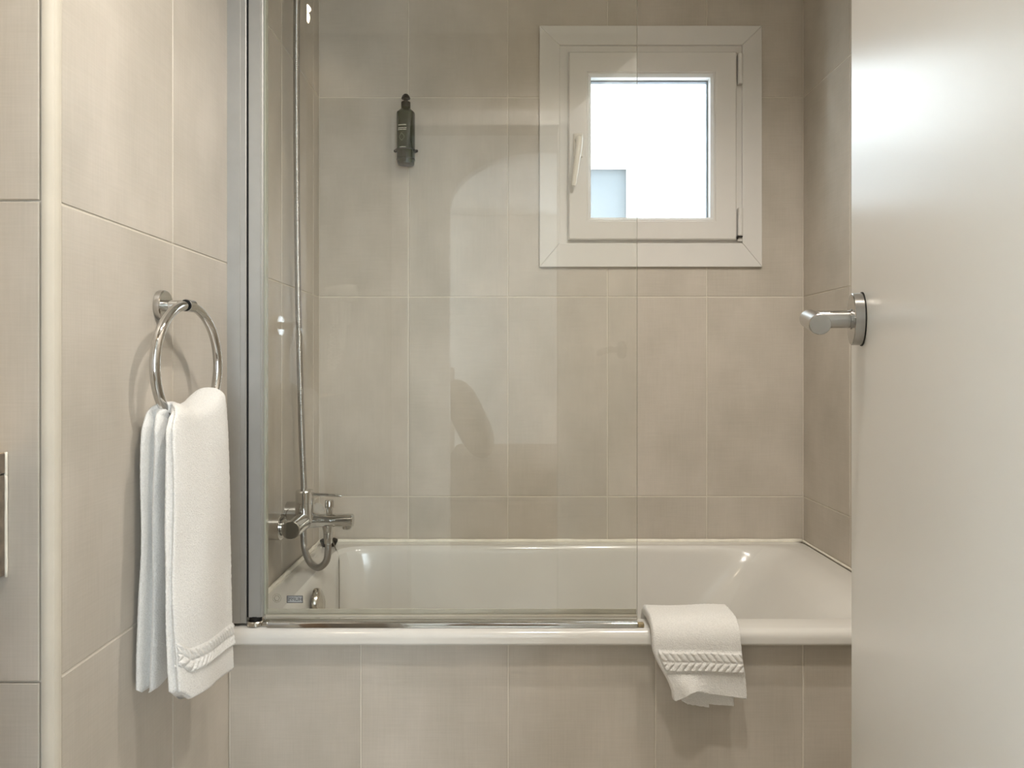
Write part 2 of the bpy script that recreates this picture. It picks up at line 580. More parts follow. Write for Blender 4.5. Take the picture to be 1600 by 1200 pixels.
# ------------------------------------------------------------------ window
win = root('window_1', ((WH[0] + WH[1]) / 2, YB, WH[2]), kind='structure')
cx0, cx1, cz0, cz1 = 0.096, 0.764, Zr(0.294), Zr(1.018)     # casing outside
dx0, dx1, dz0, dz1 = 0.157, 0.705, Zr(0.3655), Zr(0.9600)   # casing inside
def mitre(quad):
    bm = bmesh.new()
    f0 = [bm.verts.new((x, YB - 0.011, z)) for x, z in quad]
    f1 = [bm.verts.new((x, YB - 0.0005, z)) for x, z in quad]
    top = bm.faces.new(f0); bm.faces.new(f1)
    for i in range(4):
        bm.faces.new((f0[i], f0[(i + 1) % 4], f1[(i + 1) % 4], f1[i]))
    bmesh.ops.bevel(bm, geom=list(top.edges), offset=0.0016, segments=2, profile=.5, affect='EDGES')
    obj('casing', bm, M['pvc'], win)
g = 0.0003
mitre([(cx0, cz1), (cx1, cz1), (dx1, dz1), (dx0, dz1)])
mitre([(cx0, cz0), (dx0, dz0), (dx1, dz0), (cx1, cz0)])
mitre([(cx0, cz0 + g), (cx0, cz1 - g), (dx0, dz1 - g), (dx0, dz0 + g)])
mitre([(cx1, cz0 + g), (dx1, dz0 + g), (dx1, dz1 - g), (cx1, cz1 - g)])
sx0, sx1, sz0, sz1 = 0.1825, 0.6850, Zr(0.3740), Zr(0.9365)
gx0, gx1, gz0, gz1 = 0.2500, 0.6090, Zr(0.4420), Zr(0.8630)
bm = bmesh.new()
ring_prism(bm, dx0, dx1, dz0, dz1, sx0 + .03, sx1 - .03, sz0 + .03, sz1 - .03, YB - 0.004, YB + .075)
obj('window_frame', bm, M['pvc'], win)
bm = bmesh.new()
ring_prism(bm, sx0, sx1, sz0, sz1, gx0 - .012, gx1 + .012, gz0 - .012, gz1 + .012, YB - 0.021, YB + .05, 0.0035, 0.002)
obj('sash', bm, M['pvc'], win)
bm = bmesh.new()
ring_prism(bm, gx0 - .0122, gx1 + .0122, gz0 - .0122, gz1 + .0122, gx0, gx1, gz0, gz1, YB - 0.0175, YB + .026, 0.0002, 0.008)
obj('glazing_bead', bm, M['pvc'], win)
bm = bmesh.new()
ring_prism(bm, gx0 - .001, gx1 + .001, gz0 - .001, gz1 + .001, gx0 + .0035, gx1 - .0035, gz0 + .0025, gz1 - .0035, YB + .0175, YB + .0255)
obj('gasket', bm, M['gasket'], win)
bm = bmesh.new()
box(bm, gx0 - .01, gx1 + .01, YB + .0262, YB + .0302, gz0 - .01, gz1 + .01)
box(bm, gx0 - .01, gx1 + .01, YB + .0422, YB + .0462, gz0 - .01, gz1 + .01)
obj('glass_pane', bm, M['pane'], win)
bm = bmesh.new()
ring_prism(bm, gx0 - .0115, gx1 + .0115, gz0 - .0115, gz1 + .0115, gx0 + .001, gx1 - .001, gz0 + .001, gz1 - .001, YB + .0306, YB + .0418)
obj('spacer', bm, M['gasket'], win)
# handle
hx = 0.2105
bm = bmesh.new()
box(bm, hx - .0145, hx + .0145, YB - .030, YB - .0205, Zr(.618), Zr(.690), 0.004, 3)
hr = obj('window_handle', bm, M['pvc_handle'], win, smooth=True)
bm = bmesh.new()
lathe(bm, (hx, YB - .029, Zr(.668)), (0, -1, 0), [(.0105, 0), (.0105, .018), (.008, .022)], 20)
pts = catmull([(hx + .002, YB - .044, Zr(.676)), (hx + .001, YB - .050, Zr(.655)), (hx - .004, YB - .053, Zr(.615)), (hx - .011, YB - .051, Zr(.565)), (hx - .016, YB - .049, Zr(.528))], .006)
tube(bm, pts, lambda i: .0105 - .003 * (i / len(pts)) if 0 < i < len(pts) - 1 else .006, 14)
obj('lever', bm, M['pvc_handle'], hr, smooth=True)
for za, zb in ((Zr(.840), Zr(.932)), (Zr(.385), Zr(.470))):
    bm = bmesh.new()
    lathe(bm, (.6965, YB - .0165, za), (0, 0, 1), [(.006, 0), (.0078, .002), (.0078, (zb - za) * .25), (.0072, (zb - za) * .255), (.0078, (zb - za) * .26),
          (.0078, (zb - za) * .74), (.0072, (zb - za) * .745), (.0078, (zb - za) * .75), (.0078, zb - za - .002), (.006, zb - za)], 20)
    box(bm, .690, .703, YB - .014, YB - .003, za + .002, zb - .002, .001)
    hg = obj('hinge', bm, M['pvc'], win, smooth=True)
    if za < Zr(.5):
        bm = bmesh.new()
        box(bm, .6865, .7015, YB - .0250, YB - .0115, Zr(.3815), Zr(.3845))
        box(bm, .6855, .6882, YB - .0255, YB - .0115, Zr(.3755), Zr(.3845))
        obj('hinge_gap_shade', bm, M['black'], hg)  # solid black bars painting in the shade of the gap
        bm = bmesh.new()
        box(bm, .6885, .7035, YB - .0165, YB - .003, Zr(.3700), Zr(.3813), .0015)
        obj('pivot_block', bm, M['pvc'], hg)

# building across the light well
YA = 4.5
fa = root('neighbour_building', (0.6, YA, 0), 'pale rendered building with a grey blind across the light well seen through the small window', 'building')
bm = bmesh.new()
wx0, wx1, wz0, wz1 = -0.35, 0.747, 0.9, Zr(1.212)
ring_prism(bm, -3.2, 4.2, -2.5, 6.0, wx0, wx1, wz0, wz1, YA, YA + .25)
obj('facade', bm, M['facade'], fa)
bm = bmesh.new()
ring_prism(bm, wx0 - .145, wx1 + .145, wz0 - .145, wz1 + .155, wx0 + .001, wx1 - .001, wz0 + .001, wz1 - .001, YA - .03, YA - .0005, .006)
obj('window_surround', bm, M['facade'], fa)
bm = bmesh.new()
box(bm, wx0 + .002, wx1 - .002, YA + .02, YA + .03, wz0 + .002, wz1 - .002)
obj('window_blind', bm, M['facade_pane'], fa)
bm = bmesh.new()
ring_prism(bm, wx0 + .001, wx1 - .001, wz0 + .001, wz1 - .001, wx0 + .03, wx1 - .014, wz0 + .03, wz1 - .006, YA - .004, YA + .0195)
obj('window_frame', bm, M['facade'], fa)

# ------------------------------------------------------------------ bathtub
RIM = Zr(-0.530)
tub = root('bathtub', (0.15, 1.83, 0.0), 'glossy white bathtub built into the tiled alcove below the window', 'bathtub')
ox0, ox1, oy0, oy1 = XL + .001, XR - .001, 1.462, YB - .001
bcx, bcy = 0.15, 1.83
phis = sorted([2 * PI * k / 160 for k in range(160)] + [math.atan2(y - bcy, x - bcx) % (2 * PI) for x in (ox0, ox1) for y in (oy0, oy1)])
def rect_loop(i, z, front_extra=0.0):
    out = []
    for p in phis:
        c, s = math.cos(p), math.sin(p)
        t = 1e9
        if c > 1e-9: t = min(t, (ox1 - i - bcx) / c)
        if c < -1e-9: t = min(t, (ox0 + i - bcx) / c)
        if s > 1e-9: t = min(t, (oy1 - i - bcy) / s)
        if s < -1e-9: t = min(t, (oy0 + i - bcy) / s)
        out.append((bcx + c * t, bcy + s * t, z))
    return out
def sup_loop(xl, xr, yf, yb, z, p, pr=None):
    out = []
    for ph in phis:
        c, s = math.cos(ph), math.sin(ph)
        ax = (xr - bcx) if c > 0 else (bcx - xl)
        ay = (yb - bcy) if s > 0 else (bcy - yf)
        pp = (pr or p) if c > 0 else p
        t = ((abs(c) / ax) ** pp + (abs(s) / ay) ** pp) ** (-1 / pp)
        out.append((bcx + c * t, bcy + s * t, z))
    return out
loops = [rect_loop(0.020, RIM - .030), rect_loop(0.003, RIM - .031), rect_loop(0.0, RIM - .027), rect_loop(0.0, RIM - .017)]
for k in range(1, 6):
    t = PI / 2 * k / 5
    loops.append(rect_loop(0.017 * (1 - math.cos(t)), RIM - .017 + .017 * math.sin(t)))
# basin: x-left, x-right, y-front, y-back
IN = (-0.492, 0.835, 1.530, 2.150)
loops.append(sup_loop(IN[0] - .012, IN[1] + .030, IN[2] - .008, IN[3] + .010, RIM, 14, 10))
prof = [(0, 0), (.06, .003), (.14, .010), (.24, .022), (.34, .045), (.45, .09), (.58, .15), (.72, .21), (.84, .28), (.92, .34), (.98, .375), (1.06, .395), (1.25, .40)]
for q, d in prof:
    k = min(1.0, d / .38)
    e = 1.0 if q > 1.06 else 0
    sl = q ** 1.05 * .335
    wl = .055 * k ** .7 + (.03 if q > 1.0 else 0) + .006 * min(1, d / .01)
    wl2 = .045 * k ** .8 + (.03 if q > 1.0 else 0) + .005 * min(1, d / .01)
    loops.append(sup_loop(IN[0] + wl + .02 * e, IN[1] - sl, IN[2] + wl2, IN[3] - wl2, RIM - d - .0008, 13 - 6 * k, 10 - 5 * k))
bm = bmesh.new()
V = [[bm.verts.new(p) for p in L] for L in loops]
n = len(phis)
for A, B in zip(V, V[1:]):
    for i in range(n):
        bm.faces.new((A[i], A[(i + 1) % n], B[(i + 1) % n], B[i]))
bm.faces.new(V[-1])
basin = obj('basin', bm, M['enamel'], tub, smooth=True)
# sealant bead against the three walls
bm = bmesh.new()
def bead(p0, p1, r=.0042):
    P0, P1 = Vector(p0), Vector(p1)
    k = 60
    pts = []
    for i in range(k + 1):
        p = P0.lerp(P1, i / k)
        pts.append(p + Vector((0, 0, noise.noise(p * 22) * .0006)))
    tube(bm, pts, lambda i: r * (1 + .25 * noise.noise(Vector((i * .35, 3, 1)))), 8)
bead((XL + .008, YB - .0080, RIM + .001), (XR - .008, YB - .0080, RIM + .001), .006)
bead((XL + .0085, 1.53, RIM + .001), (XL + .0085, YB - .008, RIM + .001), .0062)
bead((XR - .0045, 1.47, RIM + .001), (XR - .0045, YB - .008, RIM + .001), .0032)
obj('sealant', bm, M['sealant'], tub, smooth='all')
# overflow cover on the tap end
bm = bmesh.new()
ovx, ovy, ovz = -0.466, 1.780, Zr(-.580)
lathe(bm, (ovx, ovy, ovz), (1, 0, .12), [(.036, 0), (.036, .006), (.033, .012), (.021, .0175), (0, .019)], 40)
obj('overflow_cover', bm, M['dull_chrome'], tub, smooth=True, label='round chrome overflow cover')

# tiled panel below the rim
bm = bmesh.new()
box(bm, XL + .001, XR - .001, YP + GD, YP + .035, 0, RIM - .0335)
pan = obj('wall_apron', bm, M['grout'], kind='structure')
tile_grid(pan, [XL + .002] + JX[1:-1] + [XR - .002], [0.0, RIM - .0335], lambda a, b, d: Vector((a, YP + d, b)), M['tile'])

# ------------------------------------------------------------------ glass bath screen
YG = 1.500
scr = root('shower_screen', (XL + .05, YG, RIM), 'clear glass bath screen with satin aluminium profiles standing on tub rim', 'screen')
zt = 2.04
zb = Zr(-.512)
bm = bmesh.new()   # wall profile: channel with a stepped nose
pr = [(XL, 1.483), (XL + .026, 1.483), (XL + .027, 1.4845), (XL + .0365, 1.4845), (XL + .038, 1.486), (XL + .038, 1.518), (XL, 1.518)]
def extr(bm, pr, z0, z1):
    lo = [bm.verts.new((x, y, z0)) for x, y in pr]
    hi = [bm.verts.new((x, y, z1)) for x, y in pr]
    for i in range(len(pr)):
        j = (i + 1) % len(pr)
        bm.faces.new((lo[i], lo[j], hi[j], hi[i]))
    bm.faces.new(lo); bm.faces.new(hi)
extr(bm, pr, zb - .012, zt)
obj('wall_profile', bm, M['alu'], scr)
bm = bmesh.new()
box(bm, XL + .0378, XL + .0425, 1.4905, 1.512, zb - .002, zt)
obj('profile_gap_dark', bm, M['rubber'], scr)  # black strip stands in for the shaded gap between the two profiles
bm = bmesh.new()
a0, a1 = XL + .0420, XL + .0715
pr = [(a0, 1.4865), (a0 + .0015, 1.485), (a1 - .005, 1.485), (a1 - .0042, 1.4865), (a1 - .002, 1.4865), (a1, 1.4885), (a1, 1.512), (a0, 1.515)]
extr(bm, pr, zb, zt)
obj('pivot_profile', bm, M['alu'], scr)
bm = bmesh.new()
box(bm, a1 - .0005, a1 + .0035, 1.4945, 1.5085, zb + .002, zt)
obj('glass_gasket', bm, M['edge'], scr)
GX1 = 0.2655
bm = bmesh.new()
box(bm, a1 + .001, GX1, YG - .003, YG + .003, Zr(-.522), zt)
for f in bm.faces:
    if abs(f.normal.x) > .9 or abs(f.normal.z) > .9:
        f.material_index = 1
obj('glass_pane', bm, [M['glass'], M['edge']], scr)
bm = bmesh.new()
box(bm, a1 + .002, GX1 - .001, YG - .0055, YG - .0032, Zr(-.5165), Zr(-.5105), .0008)
box(bm, a1 + .002, GX1 - .001, YG + .0032, YG + .0056, Zr(-.5165), Zr(-.5010), .0008)
obj('bottom_seal', bm, M['seal'], scr)
bm = bmesh.new()
lathe(bm, (XL + .055, 1.492, RIM), (0, 0, 1), [(.016, 0), (.0178, .0015), (.0178, .0085), (.016, .0105)], 32)
box(bm, XL + .071, XL + .083, 1.4800, 1.4980, RIM + .0005, RIM + .0095, .0015)
pv = obj('pivot_hinge', bm, M['dull_chrome'], scr, smooth=True, label='limescaled chrome pivot foot')
bm = bmesh.new()
lathe(bm, (XL + .055, 1.492, RIM + .0095), (0, 0, 1), [(.0125, 0), (.0125, .006), (.008, .009)], 24)
obj('pivot_pin', bm, M['rubber'], pv, smooth=True)
# maker's plate and etched mark, fixed to the bath side of the glass, so they read mirrored from here
def text_mesh(body, size, ex=0.0002):
    cu = bpy.data.curves.new('txt', 'FONT')
    cu.body = body; cu.size = size; cu.align_x = 'CENTER'; cu.align_y = 'CENTER'; cu.extrude = ex
    o = bpy.data.objects.new('txt', cu)
    C.objects.link(o)
    bpy.context.view_layer.update()
    me = bpy.data.meshes.new_from_object(o.evaluated_get(bpy.context.evaluated_depsgraph_get()))
    bpy.data.objects.remove(o)
    return me
lx, lz = -0.4365, Zr(-.4815)
bm = bmesh.new()
box(bm, lx - .0165, lx + .0165, YG + .0030, YG + .0036, lz - .0075, lz + .0075, .0002, 1)
lp = obj('maker_plate', bm, M['logo'], scr)
bm = bmesh.new()
ring_prism(bm, lx - .0165, lx + .0165, lz - .0075, lz + .0075, lx - .0152, lx + .0152, lz - .0062, lz + .0062, YG + .00285, YG + .0030)
obj('plate_border', bm, M['ink'], lp)
me = text_mesh('H\u00dcPPE', 0.0105, 0.0001)
me.transform(Matrix.Translation((lx, YG + .00288, lz)) @ Matrix.Rotation(PI, 4, 'Z') @ Matrix.Rotation(PI / 2, 4, 'X'))
mobj('plate_lettering', me, M['ink'], lp)
bm = bmesh.new()
ex, ez = -0.4735, Zr(-.4790)
def flat_ring(bm, cx, cz, r, t, y0, y1, n=40, wob=0, k=8):
    P = []
    for i in range(n):
        a = 2 * PI * i / n
        rr = r * (1 + wob * math.cos(k * a))
        P.append([bm.verts.new((cx + (rr + s * t) * math.cos(a), y, cz + (rr + s * t) * math.sin(a))) for s, y in ((-.5, y0), (.5, y0), (.5, y1), (-.5, y1))])
    for i in range(n):
        A, B = P[i], P[(i + 1) % n]
        for j in range(4):
            bm.faces.new((A[j], A[(j + 1) % 4], B[(j + 1) % 4], B[j]))
flat_ring(bm, ex, ez, .0086, .0005, YG + .003, YG + .0033, 64, .05, 12)
flat_ring(bm, ex, ez, .0052, .0009, YG + .003, YG + .0033, 48, .10, 6)
obj('etched_mark', bm, M['etch'], scr)

ths = root('threshold_strip', (-.12, 1.48, RIM), 'chrome threshold strip lying along the tub rim under the glass', 'strip')
bm = bmesh.new()
pr = []
sy0, sy1 = 1.4745, 1.4885
for k in range(9):
    t = PI * k / 8
    pr.append(((sy0 + sy1) / 2 - .007 * math.cos(t), RIM + .0005 + .0055 + .0055 * math.sin(t) ** .7))
pr = [(sy0, RIM + .0003)] + pr + [(sy1, RIM + .0003)]
A = [bm.verts.new((XL + .084, y, z)) for y, z in pr]
B = [bm.verts.new((.2625, y, z)) for y, z in pr]
for i in range(len(pr)):
    j = (i + 1) % len(pr)
    bm.faces.new((A[i], A[j], B[j], B[i]))
bm.faces.new(A); bm.faces.new(B)
obj('chrome_bar', bm, M['chrome'], ths, smooth=True)
bm = bmesh.new()
box(bm, .2627, .2760, 1.475, 1.488, RIM + .0003, RIM + .0085, .0022, 3)
obj('end_cap', bm, M['rust'], ths, smooth=True, label='tarnished brown end cap')

# ------------------------------------------------------------------ bath mixer
mx = root('bath_mixer', (XL, 1.8125, Zr(-.384)), 'chrome single lever bath mixer on the left tiled wall', 'tap')
zf = Zr(-.384)
bx, ymid = -.503, 1.8125
for y in (1.735, 1.890):
    bm = bmesh.new()
    lathe(bm, (XL, y, zf), (1, 0, 0), [(.031, 0), (.031, .0325), (.0300, .0335), (.021, .0335), (.021, .028)], 40)
    obj('escutcheon', bm, M['chrome'], mx, smooth=True)
    bm = bmesh.new()
    lathe(bm, (XL + .026, y, zf), (1, 0, 0), [(.0185, 0), (.0185, .017), (.0165, .018), (.0165, .026)], 32)
    obj('wall_union', bm, M['chrome'], mx, smooth=True)
bm = bmesh.new()
lathe(bm, (bx, 1.697, zf), (0, 1, 0), [(.0200, 0), (.0218, .0015), (.0218, .2285), (.0200, .230)], 40)
obj('mixer_body', bm, M['chrome'], mx, smooth=True)
bm = bmesh.new()
lathe(bm, (bx + .004, ymid - .01, zf - .002), (0, 0, 1), [(.0225, 0), (.0225, .046), (.0218, .0465), (.0218, .048), (.0225, .0485), (.0225, .074), (.0205, .0775), (.0, .0785)], 40)
ct = obj('cartridge_cap', bm, M['chrome'], mx, smooth=True)
bm = bmesh.new()
pts = [Vector((bx + .024 + .070 * t, ymid - .01, Zr(-.3185) - .004 * t)) for t in [k / 10 for k in range(11)]]
tube(bm, pts, lambda i: .0045 - .0012 * i / 10 if i < 10 else .002, 16)
obj('lever', bm, M['chrome'], ct, smooth=True)
bm = bmesh.new()
lathe(bm, (bx, ymid, zf), (1, 0, -.012), [(.0195, .0), (.0195, .022), (.0172, .040), (.0165, .060), (.0165, .1185), (.0148, .121)], 40)
lathe(bm, (bx + .106, ymid, zf - .022), (0, 0, 1), [(.0105, 0), (.0115, .002), (.0115, .010)], 24)
sp = obj('spout', bm, M['chrome'], mx, smooth=True)
bm = bmesh.new()
dxp = bx + .062
lathe(bm, (dxp, ymid, zf + .013), (0, 0, 1), [(.0078, 0), (.0078, .016), (.0108, .0175), (.0108, .034), (.0095, .0365), (0, .0368)], 28)
obj('diverter_knob', bm, M['chrome'], sp, smooth=True)
bm = bmesh.new()
ox = bx + .059
lathe(bm, (ox, ymid, zf - .046), (0, 0, 1), [(.0095, -.012), (.0105, 0), (.0118, .001), (.0118, .012), (.0110, .0125), (.0110, .0135), (.0122, .014), (.0122, .020), (.0145, .030), (.0145, .034)], 28)
obj('hose_outlet', bm, M['chrome'], sp, smooth=True)

# shower hose, bracket and handset (the bracket is just above the picture)
sh = root('hand_shower', (XL, 1.885, 2.16), 'ribbed metal shower hose rising along the left wall from the mixer', 'shower hose')
hp = catmull([(ox, ymid, zf - .050), (ox - .001, ymid + .004, Zr(-.460)), (ox - .010, 1.832, Zr(-.492)), (-.478, 1.852, Zr(-.513)), (-.505, 1.875, Zr(-.507)), (-.527, 1.902, Zr(-.478)),
              (-.5375, 1.928, Zr(-.430)), (-.5395, 1.940, Zr(-.380)), (-.539, 1.940, Zr(-.331)), (-.5415, 1.932, Zr(-.22)), (-.5425, 1.918, Zr(-.06)), (-.5435, 1.900, Zr(.20)), (-.5435, 1.890, Zr(.45)),
              (-.5425, 1.882, Zr(.75)), (-.540, 1.878, Zr(.94)), (-.534, 1.878, 2.075), (-.524, 1.880, 2.12)], .00125)
bm = bmesh.new()
tube(bm, hp, lambda i: .0086 if (i % 3) else .0070, 12)
obj('hose', bm, M['hose'], sh, smooth='all')
bm = bmesh.new()
lathe(bm, (XL, 1.885, 2.16), (1, 0, 0), [(.024, 0), (.024, .008), (.013, .011), (.013, .035), (.016, .040), (.016, .062)], 28)
obj('bracket', bm, M['chrome'], sh, smooth=True)
bm = bmesh.new()
pts = catmull([(-.524, 1.880, 2.115), (-.514, 1.882, 2.17), (-.498, 1.884, 2.235), (-.475, 1.886, 2.285)], .01)
tube(bm, pts, .0125, 16)
lathe(bm, (-.470, 1.886, 2.300), (.75, 0, -.66), [(.02, -.012), (.045, 0), (.045, .012), (.042, .015)], 32)
obj('handset', bm, M['chrome'], sh, smooth=True)

# ------------------------------------------------------------------ plug on its chain
pg = root('bath_plug', (-.523, 2.143, RIM), 'black rubber bath plug with bead chain on back left tub corner', 'plug')
bm = bmesh.new()
lathe(bm, (-.523, 2.143, RIM + .0005), (0, 0, 1), [(.019, 0), (.0205, .003), (.0255, .013), (.0255, .017), (.023, .0185), (.007, .0190), (.005, .024), (0, .025)], 36)
obj('stopper', bm, M['rubber'], pg, smooth=True)
bm = bmesh.new()
cp = catmull([(-.523, 2.140, RIM + .026), (-.508, 2.124, RIM + .019), (-.4945, 2.102, RIM + .005), (-.4845, 2.085, RIM - .006), (-.4760, 2.068, RIM - .022), (-.4690, 2.040, RIM - .052), (-.4605, 2.005, RIM - .10), (-.4540, 1.975, RIM - .15), (-.4500, 1.96, RIM - .19)], .0046)
for p in cp:
    bmesh.ops.create_icosphere(bm, subdivisions=1, radius=.0021, matrix=Matrix.Translation(p))
tube(bm, cp, .0007, 5)
obj('bead_chain', bm, M['chain'], pg, smooth='all', kind='stuff')

# ------------------------------------------------------------------ towel ring
RX, RY, RZ, RR = -.521, 1.197, Zr(.0965 - .098), .098
tr_ = root('towel_ring', (XL, RY, Zr(.0965)), 'round chrome towel ring fixed to the left tiled wall', 'towel ring')
bm = bmesh.new()
lathe(bm, (XL, RY, Zr(.0965)), (1, 0, 0), [(.0250, 0), (.0255, .001), (.0255, .009), (.0240, .0105), (0, .0105)], 40)
obj('wall_rose', bm, M['chrome'], tr_, smooth=True)
bm = bmesh.new()
lathe(bm, (XL + .0095, RY, Zr(.0965)), (1, 0, 0), [(.0092, 0), (.0092, .041), (.0085, .043)], 28)
cyl(bm, (RX - .0008, RY - .0105, Zr(.0965)), (RX + .0008, RY + .0105, Zr(.0965)), .0104, 28)
po = obj('post', bm, M['chrome'], tr_, smooth=True)
bm = bmesh.new()
for sy in (-1, 1):
    cyl(bm, (RX, RY + sy * .0100, Zr(.0963)), (RX, RY + sy * .0122, Zr(.0961)), .0093, 28)
obj('joint_gap_dark', bm, M['rubber'], po, smooth=True)  # black discs stand in for the dark gaps beside the collar
bm = bmesh.new()
tw = math.radians(5)
pts = [(RX + RR * math.sin(2 * PI * k / 96) * math.sin(tw), RY + RR * math.sin(2 * PI * k / 96) * math.cos(tw), RZ + RR * math.cos(2 * PI * k / 96)) for k in range(96)]
tube(bm, pts, .0077, 20, closed=True)
obj('ring', bm, M['chrome'], tr_, smooth='all')

# ------------------------------------------------------------------ towel hanging on the ring
def sm(a, b, x):
    t = max(0.0, min(1.0, (x - a) / (b - a)))
    return t * t * (3 - 2 * t)
def lerp(a, b, t): return a + (b - a) * t
def interp(tab, s):
    for (s0, v0), (s1, v1) in zip(tab, tab[1:]):
        if s <= s1:
            t = (s - s0) / (s1 - s0)
            return lerp(v0, v1, max(0, min(1, t)))
    return tab[-1][1]

LB, LT, LF = .395, .060, .425          # lengths: back fall, over the ring, front fall
LTOT = LB + LT + LF
TOPZ = -.088
def towel_path(d):
    """d = metres along the towel from the back hem: returns x, z(rel), normal x, normal z"""
    if d < LB:
        t = d / LB
        return lerp(-.5445, -.5370, t), lerp(TOPZ - LB, TOPZ, t), -1.0, 0.0
    if d < LB + LT:
        a = PI * (d - LB) / LT
        return lerp(-.5370, -.4990, .5 - .5 * math.cos(a)), TOPZ + .014 * math.sin(a), -math.cos(a), math.sin(a)
    t = (d - LB - LT) / LF
    return lerp(-.4990, -.4820, t ** .8), lerp(TOPZ, TOPZ - LF, t), 1.0, 0.0

def towel_pt(d, th, off=0.0):
    q = d / LTOT
    x, z, nx, nz = towel_path(d)
    c, s = math.cos(th), math.sin(th)
    p = 5.0
    k = (abs(c) ** p + abs(s) ** p) ** (-1 / p)
    wv, nn = c * k, s * k                      # wv: -1 near .. +1 far, nn: -1 inner .. +1 outer
    front = sm(LB, LB + LT, d)
    fall = abs(d - LB - LT / 2) / LF           # 0 at the ring .. 1 at the hem
    ynear = lerp(lerp(1.128, 1.097, min(1, fall * 9) ** .6), lerp(lerp(1.128, 1.080, min(1, fall * 9) ** .6), 1.058, min(1, fall * 1.4)), front)
    yfar = lerp(lerp(1.272, 1.262, min(1, fall * 3)), lerp(1.284, 1.284, min(1, fall)), front)
    T = lerp(.0185, .0115, front) * lerp(.75, 1.0, min(1, fall * 6))
    y = lerp(ynear, yfar, (wv + 1) / 2)
    # the layers of the fold show as a groove along the near edge
    if wv < -.5:
        y += lerp(.024, .006, front) * math.exp(-((nn - .1) / .30) ** 2) * sm(-.5, -1, wv) * sm(0, .12, fall)
    sag = .020 * (wv * wv) + .010 * wv
    over = sm(LB - .10, LB + .01, d) * (1 - sm(LB + LT - .01, LB + LT + .12, d))
    hem = (wv * -.020 + .004 + .016 * sm(-.72, -1.0, wv)) * sm(.55, 1.0, fall) if front > .5 else wv * .006 * sm(.5, 1, fall)
    wave = .0045 * math.sin(3.0 * wv + 1.2 + 1.5 * fall) * sm(.1, .9, fall) * (1.3 if front > .5 else .6)
    belly = .006 * math.sin(PI * min(1, fall)) * (1 - wv * wv) if front > .5 else 0
    ns = noise.noise(Vector((d * 9, wv * 1.7, 2 + nn))) * .0028
    fuzz = noise.noise(Vector((d * 230, y * 230, x * 230 + nn * 4))) * .0006
    r = T * nn
    px = x + (r + wave + belly * .6) * (nx if abs(nx) > .2 else 0) + (ns + fuzz) * nx + off * nx
    pz = z + r * nz + sag * over + hem + (ns + fuzz + off) * nz
    return Vector((px, y + fuzz * .6, Zr(pz)))

NS, NT = 300, 150
def towel_mesh():
    bm = bmesh.new()
    rings = []
    for i in range(NS + 1):
        d = LTOT * i / NS
        rings.append([bm.verts.new(towel_pt(d, 2 * PI * (j + .5) / NT)) for j in range(NT)])
    for A, B in zip(rings, rings[1:]):
        for j in range(NT):
            bm.faces.new((A[j], A[(j + 1) % NT], B[(j + 1) % NT], B[j]))
    for R, dz in ((rings[0], -1), (rings[-1], -1)):
        cen = sum((v.co for v in R), Vector()) / NT
        inner = [bm.verts.new(cen.lerp(v.co, .80) + Vector((0, 0, .006))) for v in R]
        m_ = [bm.verts.new(Vector((cen.x + (v.co.x - cen.x) * .55, cen.y + (v.co.y - cen.y) * .97, v.co.z - .004))) for v in R]
        for j in range(NT):
            k = (j + 1) % NT
            bm.faces.new((R[j], R[k], m_[k], m_[j]))
        bm.faces.new(m_)
        for v in inner:
            bm.verts.remove(v)
    return bm
ht = root('hand_towel', (-.50, 1.19, Zr(-.49)), 'long white terry towel folded over the chrome towel ring', 'towel')
obj('towel_cloth', towel_mesh(), M['towel'], ht, smooth='all')
def band_height(u, v):
    """braided border: u along the hem in metres, v 0..1 across the band"""
    e = min(v, 1 - v)
    if e < .07: return -.0016
    per = .0135
    half = v < .5
    ph = (u - (v if half else 1 - v) * .036) / per
    f = ph - math.floor(ph)
    ridge = math.sin(PI * f) ** .6
    mid = 1 - .7 * math.exp(-((v - .5) / .05) ** 2)
    sc = 1 if e > .12 else .5
    return .0034 * ridge * mid * sc
def towel_band(d0, d1, t0, t1, nu, nv):
    bm = bmesh.new()
    g = []
    for i in range(nu + 1):
        th = lerp(t0, t1, i / nu)
        row = []
        for j in range(nv + 1):
            v = j / nv
            d = lerp(d0, d1, v)
            p = towel_pt(d, th)
            row.append(bm.verts.new(towel_pt(d, th, .0010 + band_height(p.y * 1.0, v) if 0 < j < nv and 0 < i < nu else -.002)))
        g.append(row)
    for A, B in zip(g, g[1:]):
        for j in range(nv):
            bm.faces.new((A[j], A[j + 1], B[j + 1], B[j]))
    return bm
obj('woven_band', towel_band(LTOT - .077, LTOT - .036, .06 * PI, .90 * PI, 260, 28), M['towel'], ht, smooth='all', label='braided woven border band')

# ------------------------------------------------------------------ small towel over the tub rim
rt = root('face_towel', (.38, 1.46, RIM), 'small white terry towel with braided border draped over the tub rim', 'towel')
